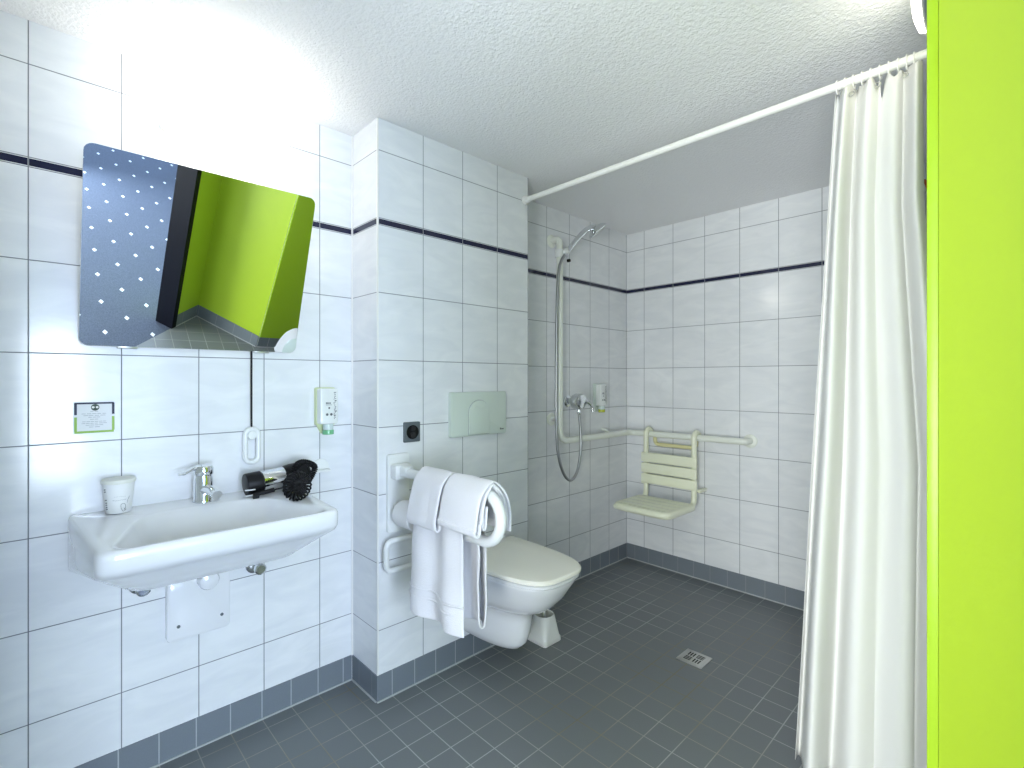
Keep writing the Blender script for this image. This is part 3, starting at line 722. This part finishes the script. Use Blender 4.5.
# long bath towel: front panel and back panel over the upper tube
t = thing('bath_towel', 'long white bath towel hanging from the grab bar under the two folded towels', 'towel', (0.5, GY, 0.38))
front = [(1.030, 0.79), (1.022, 0.845), (1.0, 0.8655), (0.977, 0.847), (0.962, 0.785), (0.950, 0.70), (0.941, 0.60), (0.936, 0.50), (0.934, 0.412)]
drape('front_panel', front, 0.400, 0.640, 22, 0.006, 0.012, 1.3, lean=0.03, parent=t, flare=0.13, ripple=0.04)
for zc in (0.498, 0.470):
    b = B(); rows = []
    for i in range(15):
        f = i/14; x = 0.418+0.215*f; dr = 0.84-zc
        x = 0.400+0.24*f+0.03*dr+0.13*(f-0.5)*dr
        n = 0.04*math.sin(f*2*PI*1.7+1.3+zc*3)*dr
        rows.append([b.bm.verts.new((x, 0.9295+n+dy, zc+dz)) for dy, dz in ((0.002, -0.003), (0.0, 0.0), (0.002, 0.003))])
    for a, c in zip(rows, rows[1:]):
        for k in range(2): b.face((a[k], a[k+1], c[k+1], c[k]))
    b.build('woven_band', M['towel'], t, solidify=0.003, angle=180)
back = [(0.985, 0.8655), (1.01, 0.8700), (1.034, 0.848), (1.044, 0.79), (1.048, 0.70), (1.051, 0.6), (1.053, 0.5), (1.051, 0.425), (1.043, 0.408), (1.030, 0.412), (1.022, 0.435), (1.02, 0.5), (1.022, 0.6), (1.024, 0.70), (1.028, 0.79)]
drape('back_panel', back, 0.46, 0.655, 18, 0.007, 0.008, 4.7, parent=t, ripple=0.045, lean=0.03)
# two small folded towels on top
def folded(x0, x1, zf, zb_, label, seed):
    t = thing('hand_towel', label, 'towel', ((x0+x1)/2, GY, 0.80), 'folded hand towels on the grab bar')
    outer = [(1.062, zb_), (1.066, 0.77), (1.060, 0.82), (1.042, 0.854), (1.0, 0.8815), (0.962, 0.857), (0.944, 0.823), (0.931, 0.78), (0.923, 0.745), (0.920, zf+0.018), (0.923, zf+0.004), (0.932, zf), (0.941, zf+0.006), (0.945, zf+0.03), (0.950, 0.765), (0.957, 0.80), (0.969, 0.836), (0.984, 0.860), (1.0, 0.8725), (1.030, 0.848), (1.046, 0.82), (1.052, 0.77), (1.050, zb_+0.01)]
    drape('outer_fold', outer, x0, x1, 12, 0.008, 0.005, seed, parent=t, lean=0.06)
    inner = [(1.038, zb_+0.03), (1.042, 0.78), (1.036, 0.822), (1.020, 0.850), (1.0, 0.8700), (0.982, 0.852), (0.970, 0.827), (0.962, 0.79), (0.958, 0.76), (0.956, zf+0.022), (0.960, zf+0.014), (0.967, zf+0.018), (0.971, 0.765), (0.975, 0.79), (0.979, 0.812)]
    drape('inner_fold', inner, x0+0.006, x1-0.004, 10, 0.006, 0.003, seed+2, parent=t, lean=0.06)
    return t
folded(0.390, 0.556, 0.706, 0.72, 'folded white hand towel nearest the wall on top of the grab bar', 2.2)
folded(0.560, 0.748, 0.732, 0.722, 'folded white hand towel over the rounded end of the grab bar', 6.1)

# ------------------------------------------------------------------ toilet
TY = 1.40
t = thing('toilet', 'white wall-hung toilet with closed ivory lid', 'toilet', (0.198, TY, 0.06))
def pan(x1, hw, z, x0=0.1985, e=2.6, n=28):
    """D-shaped ring: flat at the wall, rounded front"""
    out = []; L = x1-x0
    for i in range(n+1):
        a = -PI/2+PI*i/n; c, s_ = math.cos(a), math.sin(a)
        out.append((x0+L*abs(c)**(2/e), TY+hw*math.copysign(abs(s_)**(2/e), s_), z))
    out.append((x0, TY+hw*0.5, z)); out.append((x0, TY, z)); out.append((x0, TY-hw*0.5, z))
    return out
b = B()
b.loft([pan(0.37, 0.036, 0.106, e=2), pan(0.42, 0.056, 0.110, e=2), pan(0.458, 0.071, 0.124, e=2.1), pan(0.487, 0.082, 0.152, e=2.2), pan(0.502, 0.087, 0.19, e=2.2), pan(0.510, 0.089, 0.24, e=2.3), pan(0.516, 0.091, 0.278, e=2.3),
        pan(0.548, 0.106, 0.293, e=2.4), pan(0.588, 0.130, 0.312, e=2.5), pan(0.626, 0.145, 0.342, e=2.7), pan(0.655, 0.157, 0.378, e=2.8), pan(0.674, 0.166, 0.410, e=3.0), pan(0.686, 0.171, 0.432, e=3.2), pan(0.688, 0.172, 0.442, e=3.3), pan(0.684, 0.170, 0.4455, e=3.3)])
b.build('bowl', M['ceramic'], t, angle=60)
b = B(); b.loft([pan(0.690, 0.174, 0.4485, 0.255, 3.6), pan(0.695, 0.178, 0.451, 0.25, 3.6), pan(0.695, 0.178, 0.459, 0.25, 3.6), pan(0.691, 0.175, 0.4615, 0.255, 3.6)]); b.build('seat', M['ceramic'], t)
b = B(); b.loft([pan(0.693, 0.176, 0.4640, 0.235, 3.8), pan(0.699, 0.180, 0.4665, 0.232, 3.8), pan(0.699, 0.180, 0.475, 0.232, 3.8), pan(0.694, 0.176, 0.4805, 0.236, 3.8), pan(0.670, 0.158, 0.4845, 0.25, 3.6), pan(0.58, 0.10, 0.4865, 0.30, 3.0)])
b.build('lid', M['seatplastic'], t, angle=30)
for s_ in (-1, 1):
    b = B(); b.sweep([(0.238, TY+s_*0.105, 0.462), (0.238, TY+s_*0.050, 0.462)], 0.011, 14); b.box((0.238, TY+s_*0.078, 0.452), (0.02, 0.03, 0.016), 0.003); b.build('hinge', M['seatplastic'], t)

# ------------------------------------------------------------------ toilet brush
BX, BY = 0.325, 1.695
t = thing('brush_holder', 'small white tapered toilet brush pot on the floor by the toilet', 'brush holder', (BX, BY, 0))
def sq(h, z, r): return [(BX+p[0], BY+p[1], z) for p in roundrect(-h, -h, h, h, r, 6)]
b = B(); b.loft([sq(0.056, 0.001, 0.014), sq(0.058, 0.004, 0.014), sq(0.057, 0.022, 0.016), sq(0.054, 0.026, 0.018), sq(0.045, 0.118, 0.040), sq(0.043, 0.121, 0.040), sq(0.040, 0.119, 0.038), sq(0.045, 0.03, 0.02), sq(0.02, 0.024, 0.01)])
b.build('pot', M['nylonw'], t)
t = thing('toilet_brush', 'white toilet brush standing in the pot by the toilet', 'toilet brush', (BX, BY, 0.03))
b = B(); b.lathe([(0.008, 0.05), (0.0065, 0.06), (0.006, 0.152), (0.0065, 0.156), (0.005, 0.160)], (BX, BY, 0), n=14)
b.build('handle', M['nylonw'], t)
b = B(); b.lathe([(0.006, 0.028), (0.026, 0.034), (0.032, 0.055), (0.030, 0.08), (0.012, 0.094)], (BX, BY, 0), n=26); b.build('bristles', M['tissue'], t)

# ------------------------------------------------------------------ shower rail, seat, mixer, hand shower
RZ = 0.845
t = thing('shower_grab_rail', 'ivory L-shaped grab rail running up and around the shower corner', 'grab rail', (0.06, 2.12, RZ))
path = bent_path([(0.0005, 2.118, 1.965), (0.062, 2.118, 1.965), (0.062, 2.118, RZ), (0.062, 2.826, RZ), (0.786, 2.826, RZ+0.002), (0.786, 2.8875, RZ+0.002)], {1: 0.03, 2: 0.075, 3: 0.06, 4: 0.03}, 10)
b = B(); b.sweep(path, 0.0185, 16); b.build('rail', M['nylon'], t)
for (p, ax) in (((0.0005, 2.118, 1.965), (1, 0, 0)), ((0.786, 2.8875, RZ+0.002), (0, -1, 0)), ((0.0005, 2.118, 0.965), (1, 0, 0))):
    b = B(); b.lathe([(0.037, 0), (0.037, 0.004), (0.033, 0.008), (0.020, 0.010)], p, ax, 28); b.build('flange', M['nylon'], t)
b = B(); b.sweep([(0.0085, 2.118, 0.965), (0.06, 2.118, 0.965)], 0.0125, 12); b.build('stand_off', M['nylonw'], t)
b = B(); b.sweep([(0.0005, 2.60, 0.875), (0.03, 2.60, 0.872), (0.058, 2.60, 0.852)], 0.010, 10); b.build('bracket', M['nylon'], t)

t = thing('shower_chair', 'ivory slatted shower chair hanging from the grab rail at the back wall', 'shower chair', (0.35, 2.80, 0.45))
SX0, SX1, SYB = 0.197, 0.508, 2.795
SZ = 0.452
for x in (SX0, SX1):
    b = B()
    hook = [(x, 2.855, RZ-0.012)]+[(x, 2.826-0.031*math.cos(a), RZ+0.031*math.sin(a)) for a in [PI-PI*i/10 for i in range(11)]]
    pth = hook+bent_path([(x, SYB, RZ-0.02), (x, SYB, SZ), (x, 2.46, SZ)], 0.05)
    b.sweep(pth, 0.0155, 14); b.build('frame_tube', M['nylonseat'], t)
for k in range(3):
    z = 0.705-0.066*k
    b = B(); b.box(((SX0+SX1)/2, SYB-0.013, z), (SX1-SX0+0.046, 0.022, 0.0595), 0.007); b.build('back_slat', M['nylonseat'], t)
for k in range(4):
    y = 2.722-0.0665*k
    b = B(); b.box(((SX0+SX1)/2, y, SZ+0.012), (SX1-SX0+0.030, 0.0625, 0.020), 0.007)
    b.build('seat_slat', M['nylonseat'], t)
b = B(); b.sweep(bent_path([(SX0-0.006, 2.74, SZ+0.002), (SX0-0.006, 2.462, SZ+0.002), (SX1+0.012, 2.462, SZ+0.002), (SX1+0.012, 2.74, SZ+0.002)], 0.05), 0.0205, 14); b.build('seat_rim', M['nylonseat'], t)
b = B(); b.sweep(bent_path([(SX0+0.035, 2.842, 0.86), (SX0+0.035, 2.842, 0.782), (SX1-0.01, 2.842, 0.782), (SX1-0.01, 2.842, 0.86)], 0.03), 0.0115, 12); b.build('armless_loop', plain('yellowed_nylon', (0.74, 0.70, 0.38, 1), 0.35), t)
b = B(); b.box((SX1+0.026, 2.842, 0.540), (0.022, 0.088, 0.018), 0.005); b.build('wall_stop', M['nylonseat'], t)
b = B(); b.box((SX0-0.026, 2.842, 0.540), (0.022, 0.088, 0.018), 0.005); b.build('wall_stop', M['nylonseat'], t)

t = thing('shower_mixer', 'chrome shower mixer tap on the wall beside the upright grab rail', 'mixer tap', (0.0, 2.27, 1.06))
b = B(); b.lathe([(0.034, 0.0005), (0.034, 0.006), (0.026, 0.012), (0.018, 0.014), (0.018, 0.055)], (0, 2.262, 1.062), (1, 0, 0), 26); b.build('wall_connection', M['chrome'], t)
b = B(); b.lathe([(0.020, 0.045), (0.040, 0.050), (0.046, 0.064), (0.046, 0.098), (0.038, 0.112), (0.020, 0.118), (0, 0.119)], (0, 2.262, 1.062), (1, 0, 0), 30); b.build('body', M['chrome'], t)
b = B(); b.sweep(smooth_path([(0.092, 2.275, 1.062), (0.115, 2.292, 1.060), (0.132, 2.312, 1.040), (0.136, 2.318, 1.005)], 6), [0.020]*6+[0.016]*6+[0.011]*7, 14, flat=0.7); b.build('lever', M['chrome'], t)
b = B(); b.lathe([(0.010, 0), (0.012, 0.004), (0.012, 0.024), (0.010, 0.036)], (0.085, 2.262, 0.990), n=16); b.build('hose_outlet', M['chrome'], t)

t = thing('hand_shower', 'chrome hand shower with hose on the upright grab rail', 'hand shower', (0.09, 2.13, 1.88))
b = B(); hp = smooth_path([(0.092, 2.128, 1.868), (0.105, 2.165, 1.925), (0.122, 2.215, 1.985), (0.140, 2.262, 2.030), (0.152, 2.315, 2.052), (0.158, 2.36, 2.050)], 7)
b.sweep(hp, [0.0125+0.004*i/(len(hp)-1) for i in range(len(hp))], 14); b.build('handle', M['chrome'], t)
hd = Vector((0.156, 2.335, 2.040)); ha = Vector((0.42, 0.50, -0.75)).normalized()
b = B(); b.lathe([(0.020, -0.024), (0.045, -0.013), (0.060, 0.002), (0.061, 0.010), (0.058, 0.013)], hd, ha, 30); b.build('spray_head', M['chrome'], t)
b = B(); b.lathe([(0.057, 0.0135), (0.054, 0.017), (0.0, 0.018)], hd, ha, 30); b.build('spray_face', M['nylonw'], t)
b = B(); b.lathe([(0.024, -0.022), (0.026, -0.018), (0.026, 0.018), (0.024, 0.022)], (0.062, 2.118, 1.885), (0, 0, 1), 20); b.lathe([(0.013, 0), (0.013, 0.03), (0.017, 0.032), (0.017, 0.052), (0.013, 0.054)], (0.062, 2.122, 1.885), (0.35, 0.12, 0.1), 16); b.build('slider', M['nylonw'], t)
b = B(); b.lathe([(0.009, 0), (0.009, 0.016), (0.006, 0.018)], (0.075, 2.170, 1.852), (1, 0.2, 0), 14); b.build('slider_knob', M['black'], t)
b = B()
hose = smooth_path([(0.092, 2.124, 1.872), (0.090, 2.098, 1.835), (0.088, 2.078, 1.77), (0.086, 2.066, 1.55), (0.085, 2.062, 1.20), (0.085, 2.064, 0.92), (0.088, 2.082, 0.76), (0.092, 2.125, 0.66), (0.095, 2.180, 0.628), (0.095, 2.232, 0.67), (0.092, 2.268, 0.78), (0.088, 2.272, 0.89), (0.085, 2.262, 0.993)], 14)
b.sweep(hose, 0.0082, 12)
hs = b.build('hose', plain('hose_metal', (0.42, 0.43, 0.44, 1), 0.3, metal=1.0), t)

# floor drain
t = thing('floor_drain', 'square metal floor drain in the dark tiled shower floor', 'drain', (0.866, 2.045, 0))
b = B(); b.plate(roundrect(-0.055, -0.055, 0.055, 0.055, 0.004), (0.866, 2.045, 0.0003), (1, 0, 0), (0, 1, 0), (0, 0, 1), 0.0025, 0.0008); b.build('frame', M['steel'], t)
b = B(); b.plate(roundrect(-0.047, -0.047, 0.047, 0.047, 0.002), (0.866, 2.045, 0.0028), (1, 0, 0), (0, 1, 0), (0, 0, 1), 0.0012, 0.0004); g = b.build('grate', M['steel'], t)
b = B()
for sx, sy, ori in ((-1, -1, 0), (1, 1, 0), (-1, 1, 1), (1, -1, 1)):
    for k in range(3):
        o_ = -0.011+0.011*k
        cx, cy = 0.866+sx*0.019, 2.045+sy*0.019
        if ori: b.box((cx+o_, cy, 0.0042), (0.0052, 0.030, 0.0006))
        else: b.box((cx, cy+o_, 0.0042), (0.030, 0.0052, 0.0006))
b.build('slots', M['dark'], g, smooth=False)

# ------------------------------------------------------------------ curtain rod, rings, curtain
RY, RDZ = 1.700, 2.040
t = thing('curtain_rod', 'white shower curtain rod spanning the shower under the ceiling', 'curtain rod', (0.95, RY, RDZ))
b = B(); b.sweep([(0.2062, RY, RDZ), (1.7225, RY, RDZ)], 0.0125, 18); b.build('rod', M['trimwhite'], t)
for x, s_ in ((0.1985, 1), (1.7275, -1)):
    b = B(); b.lathe([(0.021, 0), (0.021, 0.006), (0.0165, 0.010), (0.0165, 0.030), (0.0128, 0.031)], (x, RY, RDZ), (s_, 0, 0), 22); b.build('end_cup', M['trimwhite'], t)
rings_x = [1.460, 1.480, 1.500, 1.520, 1.540, 1.560, 1.580, 1.600, 1.618, 1.634]
proto = None
for i, x in enumerate(rings_x):
    if proto is None:
        b = B(); b.sweep([(x, RY+0.0165*math.cos(a), RDZ-0.004+0.0185*math.sin(a)) for a in [2*PI*k/28 for k in range(29)]], 0.0022, 8)
        proto = b.build('curtain_ring', M['trimwhite']); r_ = proto
        me = r_.data; me.transform(Matrix.Translation((-x, -RY, -RDZ))); r_.location = (x, RY, RDZ)
    else:
        r_ = proto.copy(); COL.objects.link(r_); r_.location = (x, RY, RDZ)
    tag(r_, 'small pale ring holding the shower curtain on the rod', 'curtain ring', 'rings of the shower curtain')
t = thing('shower_curtain', 'white floor-length shower curtain pushed to the right end of the rod', 'curtain', (1.55, RY, 0.02))
b = B(); NXc, NZc = 220, 70
rows = []
ztop, zbot = 2.021, 0.016
folds = 4.0
for k in range(NZc+1):
    f = k/NZc; row = []
    xl = 1.452+(1.342-1.452)*f**0.9; xr = 1.646+0.052*min(1, max(0, (f-0.18)/0.35))
    for i in range(NXc+1):
        s_ = i/NXc
        ph = 2*PI*folds*(s_+0.018*math.sin(5*s_+1.0)+0.02*f*math.sin(2.4*s_*PI))
        amp = (0.022+0.020*f**0.7)*(0.75+0.45*math.sin(s_*7+0.4))
        wv = math.sin(ph)+0.22*math.sin(2*ph+1.3+f)
        # sag of the top edge between rings
        sag = 0.0
        if f < 0.2: sag = (0.009+0.050*math.exp(-((s_-0.60)/0.09)**2))*(1-f/0.2)*(0.5-0.5*math.cos(2*PI*s_*(len(rings_x)-1)))
        n = noise.noise(Vector((s_*7, f*2.2, 3.1)))
        x = xl+(xr-xl)*s_+0.010*math.cos(ph+0.8)*(0.5+f)+0.004*n
        y = RY+0.012*f*0+amp*wv+0.012*n*f - 0.006
        z = ztop+(zbot-ztop)*f-sag
        row.append(b.bm.verts.new((min(x, 1.699), y, z)))
    rows.append(row)
for a, c in zip(rows, rows[1:]):
    for i in range(NXc): b.face((a[i], a[i+1], c[i+1], c[i]))
b.build('cloth', M['curtain'], t, angle=180, solidify=0.0012)
# hem stitched along the top with eyelets
for x in rings_x[2:9:3]:
    b = B(); b.sweep([(x+0.0062*math.cos(a), RY-0.030, 1.990+0.0062*math.sin(a)) for k, a in enumerate([2*PI*k/16 for k in range(17)])], 0.0016, 6)
    b.build('eyelet', M['steel'], t)

# ------------------------------------------------------------------ lime board, round fitting, pull cord
b = B(); b.box((1.71905, 1.434, 0.0975+1.028), (0.0165, 0.4545, 2.056), 0.0010)
tag(b.build('wall_panel', M['lime_board']), 'bright lime green panel edge beside the shower curtain at the right', 'panel')
t = thing('round_wall_fitting', 'pale round fitting with an added glow high on the right wall close to the ceiling', 'lamp', (1.7105, 1.50, 2.07))
b = B(); b.lathe([(0.078, 0), (0.078, 0.022), (0.070, 0.034), (0.060, 0.036)], (1.7102, 1.50, 2.072), (-1, 0, 0), 36); b.build('base', M['socket'], t)
b = B(); b.lathe([(0.066, 0.034), (0.074, 0.037), (0.070, 0.046), (0.045, 0.054), (0.0, 0.056)], (1.7102, 1.50, 2.072), (-1, 0, 0), 36); b.build('dome', M['domeglow'], t)
t = thing('pull_cord', 'thin orange-brown pull cord hanging from a hook behind the curtain', 'pull cord', (1.515, 2.888, 1.75))
b = B(); b.box((1.512, 2.880, 2.045), (0.035, 0.014, 0.045), 0.004); b.build('hook_plate', M['nylon'], t)
b = B(); b.sweep(smooth_path([(1.512, 2.872, 2.058), (1.526, 2.86, 2.066), (1.538, 2.855, 2.03)], 6), 0.006, 10); b.build('hook', M['copper'], t)
b = B(); b.sweep([(1.508, 2.866, 2.04), (1.511, 2.866, 1.86), (1.516, 2.866, 1.66)], 0.0042, 8); b.build('cord', M['copper'], t)
b = B(); b.box((1.534, 2.880, 1.785), (0.022, 0.014, 0.022), 0.002); b.build('clip', M['socket'], t)
b = B(); b.lathe([(0.004, 0.05), (0.012, 0.042), (0.015, 0.022), (0.012, 0.004), (0.004, 0)], (1.5165, 2.866, 1.61), n=18); b.build('pull_knob', M['nylonw'], t)
